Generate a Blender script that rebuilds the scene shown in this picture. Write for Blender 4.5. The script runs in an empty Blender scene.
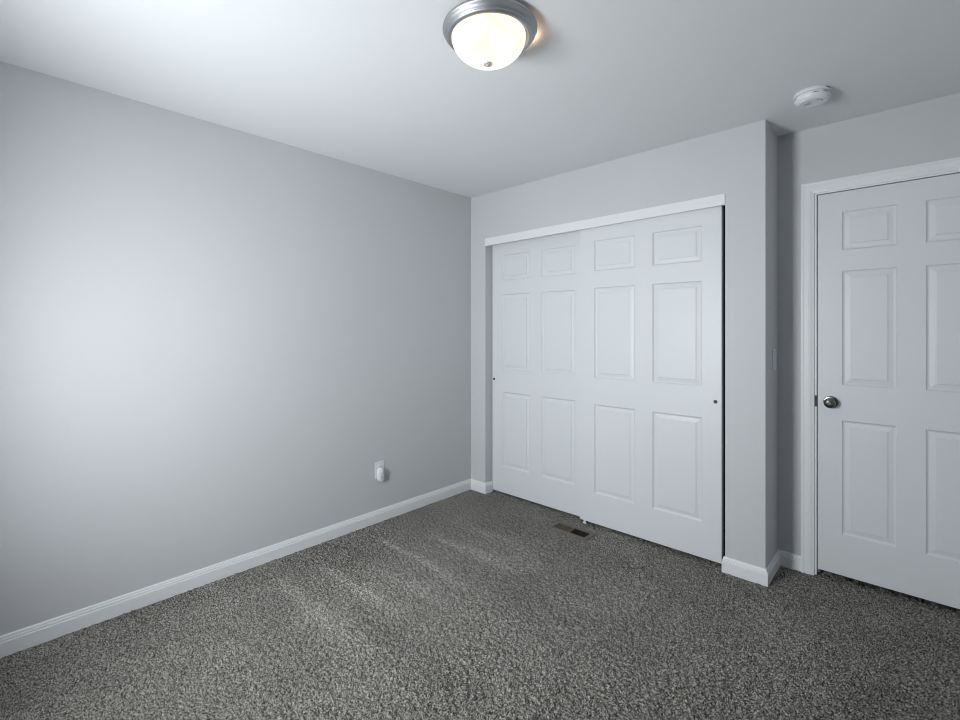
import bpy, bmesh, math
import numpy as np
from mathutils import Vector

PI = math.pi
sc = bpy.context.scene
COL = sc.collection

# ---------------------------------------------------------------- camera
FPX, CY, YAW, ROLL = 468.35, 328.4, 0.75387, -0.00064
cam_d = bpy.data.cameras.new('camera')
cam_d.sensor_fit = 'HORIZONTAL'
cam_d.sensor_width = 36.0
cam_d.lens = FPX / 960 * 36.0
cam_d.shift_y = -(360 - CY) / 960
cam_d.clip_start = 0.05
cam = bpy.data.objects.new('camera', cam_d)
COL.objects.link(cam)
cam.location = (2.7503, -2.8171, 1.3433)
cam.rotation_euler = (PI / 2, 0, YAW)
sc.camera = cam

# ---------------------------------------------------------------- world, daylight, exposure
world = bpy.data.worlds.new('sky')
sc.world = world
world.use_nodes = True
wn = world.node_tree.nodes
wn['Background'].inputs['Color'].default_value = (0.80, 0.90, 1.0, 1)
wn['Background'].inputs['Strength'].default_value = 1.0

WX0, WX1, WZ0, WZ1 = 0.84, 1.46, 0.81, 1.76
YN, XR, H, D, J = -3.288, 3.25, 2.44, 0.2994, 2.160   # near wall, right wall, ceiling, door wall, closet corner
al = bpy.data.lights.new('window_daylight', 'AREA')
al.shape = 'RECTANGLE'
al.size, al.size_y = WX1 - WX0, WZ1 - WZ0
al.energy = 82.0
al.spread = math.radians(154)
al.color = (0.93, 0.97, 1.0)
alo = bpy.data.objects.new('window_daylight', al)
COL.objects.link(alo)
alo.location = ((WX0 + WX1) / 2, YN - 0.16, (WZ0 + WZ1) / 2)
alo.rotation_euler = (PI / 2, 0, 0)                # shines towards +Y, into the room

vs = sc.view_settings
vs.view_transform = 'Standard'
vs.look = 'None'
vs.gamma = 1.0
vs.use_curve_mapping = False
vs.exposure = 0.0
sc.cycles.filter_width = 1.0


# ---------------------------------------------------------------- materials
def mat(name, color, rough=0.5, metal=0.0, spec=0.5):
    m = bpy.data.materials.new(name)
    m.use_nodes = True
    b = m.node_tree.nodes['Principled BSDF']
    b.inputs['Base Color'].default_value = (*color, 1)
    b.inputs['Roughness'].default_value = rough
    b.inputs['Metallic'].default_value = metal
    b.inputs['Specular IOR Level'].default_value = spec
    return m, m.node_tree, b


def noise(nt, scale, detail=2.0, vec=None, rough=0.5):
    n = nt.nodes.new('ShaderNodeTexNoise')
    n.inputs['Scale'].default_value = scale
    n.inputs['Detail'].default_value = detail
    n.inputs['Roughness'].default_value = rough
    if vec is not None:
        nt.links.new(vec, n.inputs['Vector'])
    return n


def coords(nt, scale=(1, 1, 1)):
    t = nt.nodes.new('ShaderNodeTexCoord')
    mp = nt.nodes.new('ShaderNodeMapping')
    mp.inputs['Scale'].default_value = scale
    nt.links.new(t.outputs['Object'], mp.inputs['Vector'])
    return mp.outputs['Vector']


def bump(nt, b, height, strength, dist):
    bp = nt.nodes.new('ShaderNodeBump')
    bp.inputs['Strength'].default_value = strength
    bp.inputs['Distance'].default_value = dist
    nt.links.new(height, bp.inputs['Height'])
    nt.links.new(bp.outputs['Normal'], b.inputs['Normal'])


def mixcol(nt, fac, c0, c1):
    r = nt.nodes.new('ShaderNodeValToRGB')
    r.color_ramp.elements[0].color = (*c0, 1)
    r.color_ramp.elements[1].color = (*c1, 1)
    nt.links.new(fac, r.inputs['Fac'])
    return r


def paint(name, c, var, rough, spec, scale=220, strength=0.06):
    m, nt, b = mat(name, c, rough, 0, spec)
    v = coords(nt)
    n1 = noise(nt, 1.7, 3, v)
    r = mixcol(nt, n1.outputs['Fac'], tuple(x * (1 - var) for x in c), tuple(x * (1 + var) for x in c))
    r.color_ramp.elements[0].position = 0.3
    r.color_ramp.elements[1].position = 0.7
    nt.links.new(r.outputs['Color'], b.inputs['Base Color'])
    n2 = noise(nt, scale, 3, v)
    bump(nt, b, n2.outputs['Fac'], strength, 0.001)
    return m


M = {}
M['wall'] = paint('grey_wall_paint', (0.560, 0.569, 0.585), 0.012, 0.55, 0.35)
M['hall'] = paint('shade_darkened_paint', (0.10, 0.10, 0.105), 0.012, 0.6, 0.3)  # wall grey darkened: the closet gap's shade is put into the colour
M['ceiling'] = paint('white_ceiling_paint', (0.775, 0.79, 0.80), 0.006, 0.8, 0.2)
M['trim'] = paint('white_trim_paint', (0.765, 0.78, 0.79), 0.0, 0.38, 0.45, 60, 0.02)


def door_paint():
    c = (0.680, 0.700, 0.720)
    m, nt, b = mat('white_door_paint', c, 0.42, 0, 0.45)
    v = coords(nt, (150, 150, 5))
    n = noise(nt, 1.0, 4, v, 0.6)
    v2 = coords(nt, (60, 60, 1.5))
    n2 = noise(nt, 1.0, 2, v2)
    mx = nt.nodes.new('ShaderNodeMath')
    mx.operation = 'MULTIPLY'
    nt.links.new(n.outputs['Fac'], mx.inputs[0])
    nt.links.new(n2.outputs['Fac'], mx.inputs[1])
    bump(nt, b, mx.outputs[0], 0.25, 0.0012)
    return m


M['door'] = door_paint()


def carpet():
    m, nt, b = mat('grey_carpet_pile', (0.2, 0.2, 0.2), 0.95, 0, 0.05)
    v = coords(nt)
    n1 = noise(nt, 200, 3, v, 0.7)
    r1 = mixcol(nt, n1.outputs['Fac'], (0.022, 0.0207, 0.0175), (0.430, 0.414, 0.378))
    r1.color_ramp.elements[0].position = 0.42
    r1.color_ramp.elements[1].position = 0.62
    at = nt.nodes.new('ShaderNodeAttribute')
    at.attribute_name = 'nap'
    hsv = nt.nodes.new('ShaderNodeMix')
    hsv.data_type = 'RGBA'
    hsv.blend_type = 'MULTIPLY'
    hsv.inputs['Factor'].default_value = 1.0
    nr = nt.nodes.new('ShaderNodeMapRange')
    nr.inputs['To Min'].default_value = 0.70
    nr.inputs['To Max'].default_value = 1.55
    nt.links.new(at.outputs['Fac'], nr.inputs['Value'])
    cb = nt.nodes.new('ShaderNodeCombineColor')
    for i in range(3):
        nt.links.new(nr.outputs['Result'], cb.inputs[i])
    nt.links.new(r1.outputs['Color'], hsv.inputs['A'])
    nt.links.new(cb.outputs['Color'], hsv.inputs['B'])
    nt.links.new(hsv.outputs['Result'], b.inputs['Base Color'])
    return m


M['carpet'] = carpet()
M['nickel'], nt, b = mat('brushed_nickel', (0.43, 0.44, 0.45), 0.46, 1.0)
bump(nt, b, noise(nt, 1, 3, coords(nt, (30, 30, 900))).outputs['Fac'], 0.08, 0.0005)
M['finial'], nt, b = mat('glow_tinted_nickel', (0.82, 0.74, 0.64), 0.55, 0.7)  # nickel made pale and warm, the lamp's glow on it painted into the colour
M['dark_nickel'], nt, b = mat('dark_satin_nickel', (0.17, 0.165, 0.16), 0.24, 1.0)
M['black_metal'], nt, b = mat('blackened_metal', (0.03, 0.03, 0.03), 0.45, 0.6)
M['plastic'], nt, b = mat('white_plastic', (0.74, 0.76, 0.78), 0.35)
bump(nt, b, noise(nt, 300, 2, coords(nt)).outputs['Fac'], 0.02, 0.0005)
M['grey_plastic'], nt, b = mat('pale_grey_plastic', (0.50, 0.52, 0.54), 0.45)
M['dark'], nt, b = mat('dark_slot', (0.012, 0.012, 0.014), 0.7)
M['duct'], nt, b = mat('dark_duct', (0.004, 0.004, 0.004), 0.85)
M['register'], nt, b = mat('brown_register_enamel', (0.140, 0.118, 0.100), 0.5, 0.2)
bump(nt, b, noise(nt, 120, 2, coords(nt)).outputs['Fac'], 0.05, 0.0005)
M['louver'], nt, b = mat('dark_brown_louver_enamel', (0.062, 0.044, 0.030), 0.5, 0.1)
M['pvc'], nt, b = mat('window_vinyl', (0.78, 0.79, 0.80), 0.4)

M['dome'], nt, b = mat('lit_alabaster_glass', (0.30, 0.29, 0.27), 0.30)
n = noise(nt, 9, 4, coords(nt), 0.6)
r = mixcol(nt, n.outputs['Fac'], (1.0, 0.72, 0.50), (1.0, 0.93, 0.83))
r.color_ramp.elements[0].position = 0.30
r.color_ramp.elements[1].position = 0.52
nt.links.new(r.outputs['Color'], b.inputs['Emission Color'])
b.inputs['Emission Strength'].default_value = 1.02

m = bpy.data.materials.new('window_glass')
m.use_nodes = True
nt = m.node_tree
nt.nodes.clear()
o_ = nt.nodes.new('ShaderNodeOutputMaterial')
mx = nt.nodes.new('ShaderNodeMixShader')
mx.inputs[0].default_value = 0.06
tr = nt.nodes.new('ShaderNodeBsdfTransparent')
gl = nt.nodes.new('ShaderNodeBsdfGlossy')
gl.inputs['Roughness'].default_value = 0.02
nt.links.new(tr.outputs[0], mx.inputs[1])
nt.links.new(gl.outputs[0], mx.inputs[2])
nt.links.new(mx.outputs[0], o_.inputs['Surface'])
M['glass'] = m


# ---------------------------------------------------------------- mesh helpers
class MB:
    """collects shapes for ONE mesh object"""

    def __init__(self):
        self.v, self.f = [], []

    def quad_grid(self, verts, faces):
        o = len(self.v)
        self.v += [tuple(p) for p in verts]
        self.f += [tuple(o + i for i in f) for f in faces]
        return self

    def box(self, x0, x1, y0, y1, z0, z1):
        return self.quad_grid(
            [(x, y, z) for z in (z0, z1) for y in (y0, y1) for x in (x0, x1)],
            [(0, 2, 3, 1), (4, 5, 7, 6), (0, 1, 5, 4), (2, 6, 7, 3), (0, 4, 6, 2), (1, 3, 7, 5)])

    def lathe(self, prof, n=48, axis='z', c=(0, 0, 0)):
        """prof: (radius, height) from one end to the other"""
        vs_, fs_ = [], []
        for (r, h) in prof:
            for k in range(n):
                a = 2 * PI * k / n
                p = (r * math.cos(a), r * math.sin(a), h)
                if axis == 'y':
                    p = (p[0], p[2], p[1])
                elif axis == 'x':
                    p = (p[2], p[0], p[1])
                vs_.append((p[0] + c[0], p[1] + c[1], p[2] + c[2]))
        for i in range(len(prof) - 1):
            for k in range(n):
                k2 = (k + 1) % n
                fs_.append((i * n + k, i * n + k2, (i + 1) * n + k2, (i + 1) * n + k))
        fs_.append(tuple(range(n)))
        fs_.append(tuple((len(prof) - 1) * n + k for k in range(n)))
        return self.quad_grid(vs_, fs_)

    def build(self, name, material, parent=None, smooth=False, bevel=0.0, loc=(0, 0, 0)):
        me = bpy.data.meshes.new(name)
        me.from_pydata(self.v, [], self.f)
        bm = bmesh.new()
        bm.from_mesh(me)
        bmesh.ops.remove_doubles(bm, verts=bm.verts, dist=1e-5)
        bmesh.ops.recalc_face_normals(bm, faces=bm.faces)
        bm.to_mesh(me)
        bm.free()
        me.materials.append(material)
        o = bpy.data.objects.new(name, me)
        COL.objects.link(o)
        o.location = loc
        if parent:
            o.parent = parent
        if smooth:
            me.shade_smooth()
            me.set_sharp_from_angle(angle=math.radians(35))
        if bevel:
            bv = o.modifiers.new('edge', 'BEVEL')
            bv.width = bevel
            bv.segments = 3
            bv.limit_method = 'ANGLE'
        return o


def tag(o, label, cat, group=None, kind=None):
    o['label'] = label
    o['category'] = cat
    if group:
        o['group'] = group
    if kind:
        o['kind'] = kind
    return o


def empty(name, loc=(0, 0, 0)):
    o = bpy.data.objects.new(name, None)
    o.empty_display_size = 0.05
    COL.objects.link(o)
    o.location = loc
    return o


def sweep(mb, path, prof, to3d, keep=None):
    """profile (offset to the right of the path, height) mitred along a polyline; keep: segment indices to emit"""
    P = [Vector(p) for p in path]
    nrm = []
    for a, b_ in zip(P, P[1:]):
        d = (b_ - a).normalized()
        nrm.append(Vector((d.y, -d.x)))
    off = []
    for i in range(len(P)):
        if i == 0:
            off.append(nrm[0])
        elif i == len(P) - 1:
            off.append(nrm[-1])
        else:
            s = nrm[i - 1] + nrm[i]
            off.append(s / (s.dot(nrm[i])))
    n = len(prof)
    for i in range(len(P) - 1):
        if keep is not None and i not in keep:
            continue
        vs_ = [to3d(P[i] + off[i] * o, h) for o, h in prof] + [to3d(P[i + 1] + off[i + 1] * o, h) for o, h in prof]
        fs_ = [(k, (k + 1) % n, n + (k + 1) % n, n + k) for k in range(n)]
        fs_ += [tuple(range(n)), tuple(range(n, 2 * n))]
        mb.quad_grid(vs_, fs_)
    return mb


def struct(o, label, cat):
    return tag(o, label, cat, kind='structure')


# ---------------------------------------------------------------- the room
OL, OR, OT = 0.166, 1.9655, 2.077          # closet opening
TILT = 0.0125                              # its head rises a little to the right
DL, DR, DT = 2.322, 3.134, 2.090           # rough opening of the entry door
YB = 0.75                                  # back of the closet and the hall behind the door

struct(MB().box(-0.12, 0, YN - 0.12, YB + 0.12, -0.05, H).build('wall_left', M['wall']),
       'long plain light grey painted wall with one outlet near the carpet', 'wall')
w = MB()
w.box(0, OL, 0, 0.115, -0.05, H).box(OR, J - 0.115, 0, 0.115, -0.05, H)
w.quad_grid([(OL, 0, OT), (OR, 0, OT + TILT), (OR, 0.115, OT + TILT), (OL, 0.115, OT), (OL, 0, H), (OR, 0, H), (OR, 0.115, H), (OL, 0.115, H)],
            [(0, 1, 2, 3), (4, 5, 6, 7), (0, 1, 5, 4), (1, 2, 6, 5), (2, 3, 7, 6), (3, 0, 4, 7)])
w.box(J - 0.115, J, 0, D, -0.05, H)
struct(w.build('wall_closet', M['wall']), 'grey wall around the white sliding closet doors, with an outer corner', 'wall')
w = MB()
w.box(J - 0.115, DL, D, D + 0.115, -0.05, H).box(DR, XR, D, D + 0.115, -0.05, H).box(DL, DR, D, D + 0.115, DT, H)
w.box(J - 0.115, J - 0.0, D + 0.115, YB, -0.05, H)
struct(w.build('wall_back', M['wall']), 'shaded grey wall set back around the entry door', 'wall')
struct(MB().box(0, XR, YB, YB + 0.12, -0.05, H).build('wall_hall', M['hall']), 'wall behind the closet and the entry door', 'wall')
struct(MB().box(XR, XR + 0.12, YN - 0.12, YB + 0.12, -0.05, H).build('wall_right', M['wall']), 'grey wall on the entry door side of the room', 'wall')
w = MB()
w.box(0, WX0, YN - 0.12, YN, -0.05, H).box(WX1, XR, YN - 0.12, YN, -0.05, H)
w.box(WX0, WX1, YN - 0.12, YN, -0.05, WZ0).box(WX0, WX1, YN - 0.12, YN, WZ1, H)
struct(w.build('wall_near', M['wall']), 'grey wall with the window facing the closet', 'wall')
struct(MB().box(-0.12, XR + 0.12, YN - 0.12, YB + 0.12, H, H + 0.1).build('ceiling', M['ceiling']),
       'smooth white ceiling with a dome light and a smoke detector', 'ceiling')


# carpet: the pile is a fine height field of tufts
def make_floor():
    rng = np.random.default_rng(7)
    st = 0.00465
    hx0, hx1, hy0, hy1 = 0.930, 1.192, -0.178, -0.072          # hole for the floor register
    xs = np.unique(np.round(np.concatenate([np.arange(0.0, XR, st), [XR, hx0, hx1]]), 5))
    ys = np.unique(np.round(np.concatenate([np.linspace(YN, -2.80, 6), np.arange(-2.78, 0.36, st), [0.40, 0.55, YB, hy0, hy1]]), 5))
    nx, ny = len(xs), len(ys)
    X, Y = np.meshgrid(xs, ys)

    def blur(a, k):
        k = np.array(k, float)
        k /= k.sum()
        r_ = len(k) // 2
        p_ = np.pad(a, r_, mode='wrap')
        t_ = sum(w_ * p_[:, i:i + a.shape[1]] for i, w_ in enumerate(k))
        return sum(w_ * t_[i:i + a.shape[0], :] for i, w_ in enumerate(k))

    def field(s, seed):                                        # smooth value noise, s = size of a blob in metres
        g = np.random.default_rng(seed)
        gx, gy = int((XR - 0) / s) + 4, int((YB - YN) / s) + 4
        G = g.standard_normal((gy, gx))
        u, v = X / s, (Y - YN) / s
        i, j = np.floor(u).astype(int), np.floor(v).astype(int)
        fu, fv = u - i, v - j
        fu, fv = fu * fu * (3 - 2 * fu), fv * fv * (3 - 2 * fv)
        return ((G[j, i] * (1 - fu) + G[j, i + 1] * fu) * (1 - fv) + (G[j + 1, i] * (1 - fu) + G[j + 1, i + 1] * fu) * fv)

    t1 = blur(rng.standard_normal(X.shape), [1, 3, 1])
    t1 /= t1.std()
    t2 = blur(rng.standard_normal(X.shape), [1, 2, 3, 2, 1])
    t2 /= t2.std()
    tuft = np.clip(t1 * 1.0 + t2 * 0.2, -2, 1.3)
    # brushed strips left by the vacuum: each runs out from the left wall
    nap = np.full(X.shape, 0.36)

    def strip(y0, x0, x1, y1, wid, amt):
        t = np.clip((X - x0) / (x1 - x0), 0, 1)
        yc = y0 + (y1 - y0) * t + 0.012 * field(0.2, 21)
        wd = wid * (0.18 + 0.82 * t)
        along = np.clip((X - x0) / 0.10, 0, 1) * np.clip((x1 + 0.25 - X) / 0.45, 0, 1)
        return amt * np.exp(-((Y - yc) / wd) ** 2) * along

    nap += strip(-1.72, 0.20, 1.15, -1.74, 0.10, 0.40)
    nap += strip(-1.51, 0.22, 0.95, -1.46, 0.055, 0.50)
    nap += strip(-1.30, 0.35, 1.00, -1.28, 0.06, 0.22)
    nap += strip(-1.07, 0.20, 1.05, -1.07, 0.050, 0.45)
    nap += strip(-0.80, 0.34, 1.00, -0.79, 0.05, 0.45)
    nap += strip(-0.56, 0.33, 0.95, -0.53, 0.045, 0.34)
    nap += strip(-0.16, 0.52, 0.66, -0.14, 0.06, 0.35)
    nap += 0.08 * field(0.33, 3) + 0.05 * field(0.13, 4) + 0.02 * field(0.06, 5)
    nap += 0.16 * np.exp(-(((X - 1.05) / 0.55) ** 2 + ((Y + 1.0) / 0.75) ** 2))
    nap = np.clip(nap, 0, 1)
    Z = tuft * (0.0050 - 0.0010 * nap) - 0.0062
    near = (np.minimum(np.minimum(X, XR - X), 9)) < 0.012
    Z[near] = -0.002
    inh = (X > hx0 - 0.03) & (X < hx1 + 0.03) & (Y > hy0 - 0.03) & (Y < hy1 + 0.03)
    Z[inh] = np.minimum(Z[inh], 0.0015)
    co = np.stack([X, Y, Z], -1).reshape(-1, 3).astype(np.float32)
    idx = np.arange(nx * ny).reshape(ny, nx)
    quads = np.stack([idx[:-1, :-1], idx[:-1, 1:], idx[1:, 1:], idx[1:, :-1]], -1)
    cx, cy = (X[:-1, :-1] + X[1:, 1:]) / 2, (Y[:-1, :-1] + Y[1:, 1:]) / 2
    quads = quads[~((cx > hx0) & (cx < hx1) & (cy > hy0) & (cy < hy1))].astype(np.int32)
    me = bpy.data.meshes.new('floor')
    me.vertices.add(len(co))
    me.vertices.foreach_set('co', co.ravel())
    me.loops.add(quads.size)
    me.loops.foreach_set('vertex_index', quads.ravel())
    me.polygons.add(len(quads))
    me.polygons.foreach_set('loop_start', np.arange(0, quads.size, 4, dtype=np.int32))
    me.polygons.foreach_set('loop_total', np.full(len(quads), 4, dtype=np.int32))
    a = me.attributes.new('nap', 'FLOAT', 'POINT')
    a.data.foreach_set('value', nap.ravel().astype(np.float32))
    me.update(calc_edges=True)
    me.validate()
    me.shade_smooth()
    me.materials.append(M['carpet'])
    o = bpy.data.objects.new('floor', me)
    COL.objects.link(o)
    struct(o, 'grey cut pile carpet with vacuum strips, covering the whole floor', 'floor')


make_floor()

# baseboards
BB = [(0, 0), (0.014, 0), (0.014, 0.0555), (0.0122, 0.0580), (0.0108, 0.0590), (0.0108, 0.0615), (0.0122, 0.0640), (0.0110, 0.0680),
      (0.0075, 0.0700), (0.0072, 0.0722), (0.0080, 0.0740), (0.0066, 0.0785), (0.0035, 0.0815), (0, 0.0815)]
xy = lambda p, h: (p.x, p.y, h - 0.004 if h == 0 else h)
pathA = [(0, YN), (0, 0), (OL, 0), (OL, 0.076)]
pathB = [(OR, 0.022), (OR, 0), (J, 0), (J, D), (2.2735, D)]
pathC = [(3.172, D), (XR, D), (XR, YN), (0, YN), (0, YN + 0.02)]
for nm, path, keep, lb in (
        ('baseboard_left', pathA, (0,), 'long white moulded baseboard running along the plain left wall'),
        ('baseboard_closet_left', pathA, (1, 2), 'very short white baseboard in the corner left of the closet doors'),
        ('baseboard_closet_right', pathB, (0, 1), 'short white baseboard right of the closet doors, facing the room'),
        ('baseboard_corner', pathB, (2,), 'short white baseboard on the narrow closet side facing the entry door'),
        ('baseboard_back', pathB, (3,), 'short white baseboard meeting the left casing of the entry door'),
        ('baseboard_right', pathC, (0, 1), 'white baseboard along the wall beside the camera'),
        ('baseboard_near', pathC, (2,), 'white baseboard under the window')):
    struct(sweep(MB(), path, BB, xy, keep).build(nm, M['trim']), lb, 'baseboard')

# entry door casing (swept up, over and down) with the jamb behind it
CW = 0.058
CP = [(0, 0), (0, 0.0165), (0.006, 0.0175), (0.011, 0.0165), (0.013, 0.0140), (0.030, 0.0135), (0.042, 0.0120), (0.045, 0.0100),
      (0.052, 0.0085), (CW, 0.0070), (CW, 0)]
xz = lambda p, h: (p.x, D - h, p.y)
x0, x1, zt = 2.2735, 3.172, 2.1375
fr = sweep(MB(), [(x0, -0.004), (x0, zt), (x1, zt), (x1, -0.004)], CP, xz).build('trim_1', M['trim'])
struct(fr, 'white moulded casing framing the entry door', 'door casing')
jm = MB()
jl, jr, jt = 2.3405, 3.1115, 2.0715
jm.box(DL, jl, D, D + 0.115, 0, DT).box(jr, DR, D, D + 0.115, 0, DT).box(jl, jr, D, D + 0.115, jt, DT)
jm.box(jl, jl + 0.011, D + 0.040, D + 0.075, 0, jt).box(jr - 0.011, jr, D + 0.040, D + 0.075, 0, jt)
jm.box(jl + 0.011, jr - 0.011, D + 0.040, D + 0.075, jt - 0.011, jt)
jm.build('door_jamb', M['trim'], fr)
MB().box(jl - 0.007, jl + 0.0025, D - 0.0035, D + 0.03, 0.918, 0.978).build('strike_plate', M['black_metal'], fr, bevel=0.001)['label'] = 'dark strike plate'


# ---------------------------------------------------------------- six-panel doors
def panel_door(mb, x0, x1, z0, z1, cols, rows, y, thick):
    """front face at y looking to -Y with six raised panels sunk into it; back and edges as a slab"""
    xs = sorted([x0, x1] + [c for p in cols for c in p])
    zs = sorted([z0, z1] + [c for p in rows for c in p])
    holes = {(a, b_) for a in cols for b_ in rows}
    for i in range(len(xs) - 1):
        for k in range(len(zs) - 1):
            if any(abs(xs[i] - a[0]) < 1e-6 and abs(zs[k] - b_[0]) < 1e-6 for a, b_ in holes):
                continue
            mb.quad_grid([(xs[i], y, zs[k]), (xs[i + 1], y, zs[k]), (xs[i + 1], y, zs[k + 1]), (xs[i], y, zs[k + 1])], [(0, 1, 2, 3)])
    rings = [(0, 0), (0.0025, 0.0035), (0.006, 0.0065), (0.0105, 0.0080), (0.0125, 0.0084), (0.0335, 0.0052), (0.0348, 0.0014), (0.0375, 0.0008)]
    for a, b_ in holes:
        prev = None
        for (ins, dep) in rings:
            ring = [(a[0] + ins, y + dep, b_[0] + ins), (a[1] - ins, y + dep, b_[0] + ins), (a[1] - ins, y + dep, b_[1] - ins), (a[0] + ins, y + dep, b_[1] - ins)]
            if prev:
                mb.quad_grid(prev + ring, [(k, (k + 1) % 4, 4 + (k + 1) % 4, 4 + k) for k in range(4)])
            prev = ring
        mb.quad_grid(prev, [(0, 1, 2, 3)])
    yb = y + thick
    e = 0.0
    # edges follow the same divisions so that the slab is closed
    for i in range(len(xs) - 1):
        for z in (z0, z1):
            mb.quad_grid([(xs[i], y, z), (xs[i + 1], y, z), (xs[i + 1], yb, z), (xs[i], yb, z)], [(0, 1, 2, 3)])
    for k in range(len(zs) - 1):
        for x in (x0, x1):
            mb.quad_grid([(x, y, zs[k]), (x, y, zs[k + 1]), (x, yb, zs[k + 1]), (x, yb, zs[k])], [(0, 1, 2, 3)])
    mb.quad_grid([(x0, yb, z0), (x1, yb, z0), (x1, yb, z1), (x0, yb, z1)], [(0, 1, 2, 3)])
    return mb


ROWS = [(0.225, 0.829), (1.008, 1.619), (1.731, 1.937)]
CT, CBZ = 2.045, 0.017


def cup(name, x, y, z, parent):
    """small round recessed finger pull: a rim and a dark cup"""
    c = MB().lathe([(0.0105, 0.0), (0.0105, -0.0012), (0.0088, -0.0016), (0.0078, -0.0006), (0.0074, 0.004)], 28, 'y', (x, y, z))
    o = c.build(name, M['dark_nickel'], parent, smooth=True)
    o['label'] = 'round metal finger pull'
    MB().lathe([(0.0077, -0.0006), (0.0072, 0.0045), (0.0058, 0.0062), (0.0, 0.0068)], 24, 'y', (x, y, z)).build('cup', M['black_metal'], o, smooth=True)
    return o


YL, YR = 0.080, 0.030
d1 = panel_door(MB(), 0.1715, 1.084, CBZ - 0.004, CT, [(0.281, 0.558), (0.667, 0.960)], ROWS, YL, 0.034).build('door_1', M['door'])
struct(d1, 'white six-panel sliding closet door tucked behind its neighbour, beside the corner', 'closet door')
cup('finger_pull', 0.1905, YL, 0.927, d1)
d2 = panel_door(MB(), 1.0290, 1.9385, CBZ + 0.004, CT, [(1.142, 1.429), (1.543, 1.835)], ROWS, YR, 0.034).build('door_2', M['door'])
struct(d2, 'white six-panel sliding closet door in front of its neighbour, above the floor vent', 'closet door')
cup('finger_pull', 1.9070, YR, 0.928, d2)

# track fascia above the closet doors


def rail(y0, y1, z0, z1):
    return MB().quad_grid([(x, y, z + (TILT if x == OR else 0)) for z in (z0, z1) for y in (y0, y1) for x in (OL, OR)],
                          [(0, 2, 3, 1), (4, 5, 7, 6), (0, 1, 5, 4), (2, 6, 7, 3), (0, 4, 6, 2), (1, 3, 7, 5)])


t = rail(-0.004, 0.014, 2.0155, OT).build('trim_2', M['trim'], bevel=0.0015)
struct(t, 'white track fascia board across the top of the closet doors', 'trim')
rail(-0.0065, -0.004, 2.044, OT - 0.0015).build('upper_bead', M['trim'], t, bevel=0.001)
MB().box(OL, OR, 0.020, 0.115, 2.050, OT).build('door_track', M['nickel'], t)

# entry door
ED = panel_door(MB(), 2.3455, 3.1065, 0.036, 2.0665, [(2.450, 2.668), (2.772, 2.993)], [(0.252, 0.857), (1.043, 1.648), (1.757, 1.961)], D + 0.001, 0.035)
d3 = ED.build('door_3', M['door'])
struct(d3, 'closed white six-panel entry door with a dark round knob', 'door')
kn = MB().lathe([(0.0, 0.0), (0.033, 0.0), (0.033, -0.004), (0.030, -0.008), (0.014, -0.010), (0.0115, -0.014), (0.0115, -0.024), (0.016, -0.029),
                 (0.023, -0.035), (0.0265, -0.043), (0.0265, -0.050), (0.024, -0.0555), (0.018, -0.059), (0.010, -0.0605), (0.009, -0.0595), (0.0, -0.0595)],
                40, 'y', (2.4035, D + 0.001, 0.948)).build('door_knob', M['dark_nickel'], d3, smooth=True)
kn['label'] = 'dark round metal knob'
for zz in (0.25, 1.05, 1.85):
    MB().lathe([(0.006, -0.045), (0.006, 0.045)], 16, 'z', (3.109, D - 0.005, zz)).build('hinge', M['dark_nickel'], d3)

# window behind the camera
wf = MB()
f = 0.045
wf.box(WX0, WX0 + f, YN - 0.10, YN - 0.04, WZ0, WZ1).box(WX1 - f, WX1, YN - 0.10, YN - 0.04, WZ0, WZ1)
wf.box(WX0 + f, WX1 - f, YN - 0.10, YN - 0.04, WZ0, WZ0 + f).box(WX0 + f, WX1 - f, YN - 0.10, YN - 0.04, WZ1 - f, WZ1)
wf.box(WX0 + f, WX1 - f, YN - 0.095, YN - 0.05, 1.43, 1.465)
wo = wf.build('window_1', M['pvc'])
struct(wo, 'white framed window in the wall facing the closet', 'window')
MB().box(WX0 + f, WX1 - f, YN - 0.076, YN - 0.072, WZ0 + f, WZ1 - f).build('window_pane', M['glass'], wo)
MB().box(WX0 - 0.04, WX1 + 0.04, YN - 0.04, YN + 0.05, WZ0 - 0.022, WZ0).build('window_sill', M['trim'], wo, bevel=0.003)

# ---------------------------------------------------------------- ceiling light
LX, LY = 1.612, -1.552
cl = empty('ceiling_light', (LX, LY, H))
tag(cl, 'round flush ceiling light with brushed nickel rim and lit white glass dome', 'ceiling light')
MB().lathe([(0.0, 0.0), (0.138, 0.0), (0.138, -0.030), (0.160, -0.030), (0.1655, -0.0090), (0.1700, -0.0105), (0.1718, -0.0150), (0.1712, -0.0185), (0.1690, -0.0205),
            (0.1680, -0.0225), (0.1660, -0.0285), (0.1615, -0.0335), (0.1570, -0.0360), (0.1560, -0.0375), (0.1560, -0.0395), (0.1535, -0.0430),
            (0.1480, -0.0455), (0.1420, -0.0460), (0.1395, -0.0430), (0.134, -0.036), (0.0, -0.036)],
           96).build('rim', M['nickel'], cl, smooth=True)
DX, DY = -0.003, -0.003                                     # the glass hangs a touch off the middle of its rim
dp = [(0.1335, -0.037)] + [(0.1345 * math.cos(a), -0.041 - 0.093 * math.sin(a)) for a in np.linspace(0, PI / 2 * 0.985, 20)]
dome = MB().lathe(dp, 96, 'z', (DX, DY, 0)).build('glass_dome', M['dome'], cl, smooth=True)
dome['label'] = 'glowing frosted white glass dome'
MB().lathe([(0.0, -0.128), (0.0100, -0.1325), (0.0150, -0.1340), (0.0165, -0.1365), (0.0155, -0.1390), (0.0110, -0.1410), (0.0070, -0.1420), (0.0065, -0.1440), (0.0040, -0.1460), (0.0, -0.1465)],
           28, 'z', (DX - 0.002, DY - 0.002, 0)).build('finial', M['finial'], cl, smooth=True)
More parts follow.
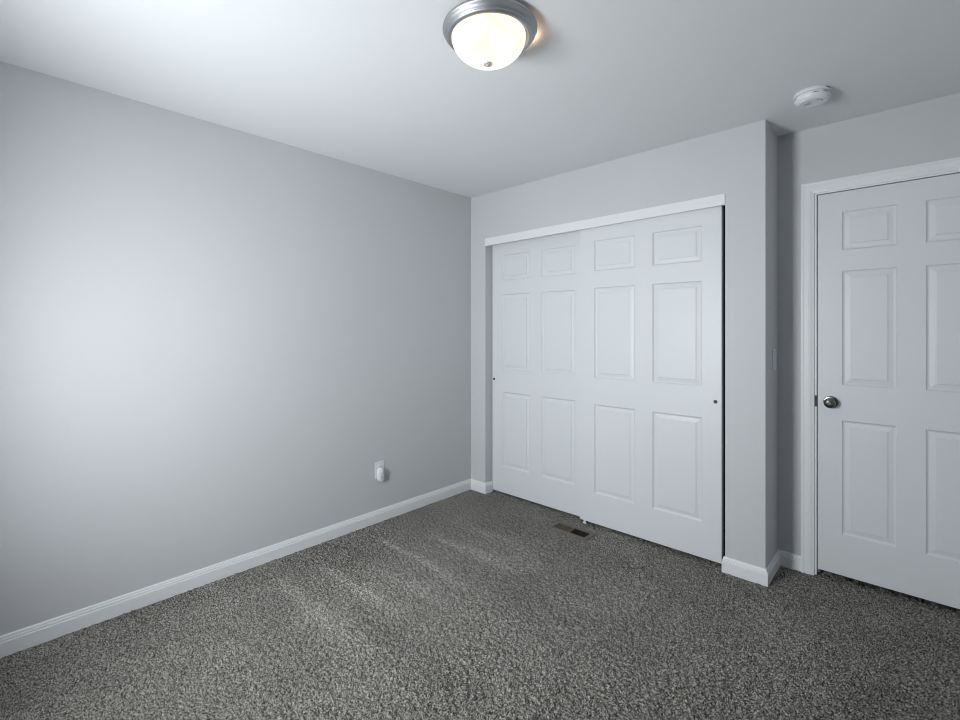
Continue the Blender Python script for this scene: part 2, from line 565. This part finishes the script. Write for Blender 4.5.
# the bulb's light that leaks out between the pan and the ceiling on one side
lk = bpy.data.lights.new('bulb_leak', 'POINT')
lk.energy = 0.50
lk.color = (1.0, 0.62, 0.36)
lk.shadow_soft_size = 0.004
lko = bpy.data.objects.new('bulb_leak', lk)
COL.objects.link(lko)
lko.location = (LX + 0.1500 * math.cos(1.15), LY + 0.1500 * math.sin(1.15), H - 0.0115)

# smoke detector
sd = empty('smoke_detector', (2.386, -0.166, H))
tag(sd, 'round white smoke detector on the ceiling above the entry door', 'smoke detector')
MB().lathe([(0, 0), (0.072, 0), (0.0740, -0.003), (0.0740, -0.013), (0.072, -0.0155), (0, -0.0155)], 64).build('base', M['plastic'], sd, smooth=True)
MB().lathe([(0, -0.015), (0.0660, -0.0150), (0.0660, -0.0185), (0.0705, -0.0195), (0.0705, -0.0270), (0.0680, -0.0360), (0.0630, -0.0430), (0.0575, -0.0462), (0.0550, -0.0456),
            (0.0530, -0.0480), (0.030, -0.0490), (0.029, -0.0478), (0.0, -0.0478)], 64).build('cover', M['plastic'], sd, smooth=True)


def arc_slot(a0, half, z0, z1, r0, r1):
    pts = []
    for zz in (z0, z1):
        for r_ in (r0, r1):
            pts += [(r_ * math.cos(a0 + q), r_ * math.sin(a0 + q), zz) for q in np.linspace(-half, half, 5)]
    fs = []
    for i in range(4):
        fs += [(i, i + 1, 6 + i, 5 + i), (10 + i, 15 + i, 16 + i, 11 + i), (i, 10 + i, 11 + i, i + 1), (5 + i, 6 + i, 16 + i, 15 + i)]
    fs += [(0, 5, 15, 10), (4, 14, 19, 9)]
    return MB().quad_grid(pts, fs)


ca = math.atan2(-2.817 + 0.166, 2.7503 - 2.386)             # the side that faces the room
for da, z0, z1 in ((0.18, -0.0240, -0.0262), (0.78, -0.0240, -0.0262), (-1.2, -0.0240, -0.0262), (2.2, -0.0240, -0.0262), (0.95, -0.0060, -0.0085)):
    arc_slot(ca + da, 0.17, z0, z1, 0.066, 0.0712 if z0 < -0.01 else 0.0745).build('vent_slot', M['dark'], sd)
MB().lathe([(0.0, -0.0478), (0.0130, -0.0478), (0.0130, -0.0500), (0.0115, -0.0510), (0.0, -0.0510)], 32, 'z', (-0.018, -0.012, 0)).build('test_button', M['grey_plastic'], sd, smooth=True)
for da in (0.55, 0.95):
    arc_slot(ca + da, 0.13, -0.0490, -0.0470, 0.040, 0.044).build('sounder_slot', M['dark'], sd)

# ---------------------------------------------------------------- outlet and the device plugged into it
OY, OZ = -0.916, 0.357


def plate(name, half, tall, thick, parent, mtl):
    return MB().box(0, thick, -half, half, -tall, tall).build(name, mtl, parent, bevel=0.0022)


out = empty('wall_outlet', (0, OY, OZ))
tag(out, 'white duplex wall outlet low on the plain grey wall', 'outlet')
plate('cover_plate', 0.0365, 0.0585, 0.0055, out, M['plastic'])
for zc in (0.0195, -0.0195):
    rc = MB().lathe([(0.0, 0.005), (0.0168, 0.005), (0.0168, 0.0072), (0.0160, 0.0078), (0.0, 0.0078)], 32, 'x', (0, 0, zc)).build('receptacle', M['plastic'], out, smooth=True)
    for dy, hh in ((-0.0062, 0.0042), (0.0062, 0.0034)):
        MB().box(0.0068, 0.0082, dy - 0.0011, dy + 0.0011, zc + 0.002 - hh, zc + 0.002 + hh).build('slot', M['dark'], rc)
    MB().lathe([(0.0, 0.0068), (0.0024, 0.0068), (0.0024, 0.0082), (0, 0.0082)], 14, 'x', (0, 0, zc - 0.0085)).build('slot', M['dark'], rc)
MB().lathe([(0, 0.005), (0.003, 0.005), (0.003, 0.0062), (0, 0.0066)], 14, 'x', (0, 0, 0)).build('screw', M['grey_plastic'], out)


def capsule(mb, hw, hh, x0, x1, rnd, n=24, zc=0.0):
    """upright rounded body growing from the wall: stadium outline, domed front"""
    rings = []
    for s, xx in ((1.0, x0), (1.0, x0 + (x1 - x0) * 0.55), (0.97, x0 + (x1 - x0) * 0.72), (0.90, x0 + (x1 - x0) * 0.86), (0.76, x0 + (x1 - x0) * 0.95), (0.5, x1), (0.02, x1 + 0.0006)):
        ring = []
        r_ = hw * s
        st_ = max(hh - hw, 0) * (s if s < 0.9 else 1)
        for k in range(n):
            a = 2 * PI * k / n
            zz = r_ * math.sin(a) + (st_ if math.sin(a) >= 0 else -st_)
            ring.append((xx, r_ * math.cos(a), zz + zc))
        rings.append(ring)
    vv = [p for r_ in rings for p in r_]
    ff = [(i * n + k, i * n + (k + 1) % n, (i + 1) * n + (k + 1) % n, (i + 1) * n + k) for i in range(len(rings) - 1) for k in range(n)]
    ff += [tuple(range(n)), tuple((len(rings) - 1) * n + k for k in range(n))]
    return mb.quad_grid(vv, ff)


pd = empty('plug_in_device', (0.0083, OY - 0.001, OZ - 0.030))
tag(pd, 'small rounded white device plugged into the lower socket of the wall outlet', 'plug-in device')
capsule(MB(), 0.0240, 0.0475, 0.0, 0.027, 0.01).build('body', M['plastic'], pd, smooth=True)
b1 = MB().lathe([(0, 0.023), (0.0105, 0.023), (0.0105, 0.0282), (0.009, 0.0292), (0.0, 0.0292)], 28, 'x', (0, 0.002, -0.012)).build('dial', M['grey_plastic'], pd, smooth=True)
capsule(MB(), 0.0125, 0.018, 0.014, 0.0305, 0.01, zc=0.021).build('upper_cap', M['plastic'], pd, smooth=True)

# ---------------------------------------------------------------- light switch on the narrow closet side
sw = empty('light_switch', (J, 0.196, 1.170))
tag(sw, 'white light switch on the narrow shaded closet side facing the entry door', 'light switch')
plate('cover_plate', 0.0365, 0.0585, 0.0055, sw, M['plastic'])
rk = MB().quad_grid([(0.005, -0.0165, -0.033), (0.005, 0.0165, -0.033), (0.005, 0.0165, 0.033), (0.005, -0.0165, 0.033),
                     (0.0065, -0.0160, -0.0325), (0.0065, 0.0160, -0.0325), (0.0105, 0.0160, 0.0325), (0.0105, -0.0160, 0.0325)],
                    [(0, 1, 2, 3), (4, 5, 6, 7), (0, 1, 5, 4), (1, 2, 6, 5), (2, 3, 7, 6), (3, 0, 4, 7)]).build('rocker', M['plastic'], sw)

# ---------------------------------------------------------------- floor register
vr = empty('floor_vent', (1.0615, -0.1255, 0))
tag(vr, 'brown metal floor vent in the carpet in front of the closet doors', 'floor vent')
ox, oy, ix, iy = 0.148, 0.067, 0.121, 0.043
fm = MB()
for (a0, a1, b0, b1_) in ((-ox, -ix, -oy, oy), (ix, ox, -oy, oy), (-ix, ix, -oy, -iy), (-ix, ix, iy, oy)):
    fm.box(a0, a1, b0, b1_, -0.006, 0.0022)
fm.build('frame', M['register'], vr, bevel=0.0012)
MB().box(-0.004, 0.004, -iy, iy, -0.01, 0.0035).build('center_bar', M['register'], vr)['label'] = 'pale bar between the two louver banks'
for side in (-1, 1):
    lv = MB()
    nk = 11 if side < 0 else 8
    for k in range(nk):
        yk = -iy + 0.004 + k * (2 * iy - 0.008) / (nk - 1)
        xa, xb = (-ix, -0.004) if side < 0 else (0.004, ix)
        ang = math.radians(48 if side < 0 else -26)
        dy, dz, tk = 0.0048 * math.cos(ang), 0.0048 * math.sin(ang), (0.0006 if side < 0 else 0.0003)
        zc = -0.008 if side < 0 else -0.008
        nyv, nzv = -math.sin(ang) * tk, math.cos(ang) * tk
        c4 = [(yk - dy - nyv, zc - dz - nzv), (yk + dy - nyv, zc + dz - nzv), (yk + dy + nyv, zc + dz + nzv), (yk - dy + nyv, zc - dz + nzv)]
        lv.quad_grid([(xa, y_, z_) for y_, z_ in c4] + [(xb, y_, z_) for y_, z_ in c4],
                     [(0, 1, 2, 3), (4, 5, 6, 7), (0, 1, 5, 4), (1, 2, 6, 5), (2, 3, 7, 6), (3, 0, 4, 7)])
    lv.build('louver_bank', M['louver'], vr)
du = MB()
du.box(-ix - 0.008, -ix - 0.005, -iy - 0.006, iy + 0.006, -0.16, -0.0045).box(ix + 0.005, ix + 0.008, -iy - 0.006, iy + 0.006, -0.16, -0.0045)
du.box(-ix - 0.008, ix + 0.008, -iy - 0.009, -iy - 0.006, -0.16, -0.0045).box(-ix - 0.008, ix + 0.008, iy + 0.006, iy + 0.009, -0.16, -0.0045)
du.box(-ix - 0.008, ix + 0.008, -iy - 0.009, iy + 0.009, -0.165, -0.16)
du.build('duct', M['duct'], vr)

# floor guide of the sliding doors
gd = MB()
gd.box(-0.013, 0.013, -0.002, 0.010, -0.008, 0.001).box(-0.008, 0.008, 0.000, 0.004, 0.001, 0.030)
g = gd.build('door_guide', M['plastic'], bevel=0.001, loc=(1.060, 0.040, 0.0))
tag(g, 'tiny white plastic floor guide under the overlap of the closet doors', 'door guide')
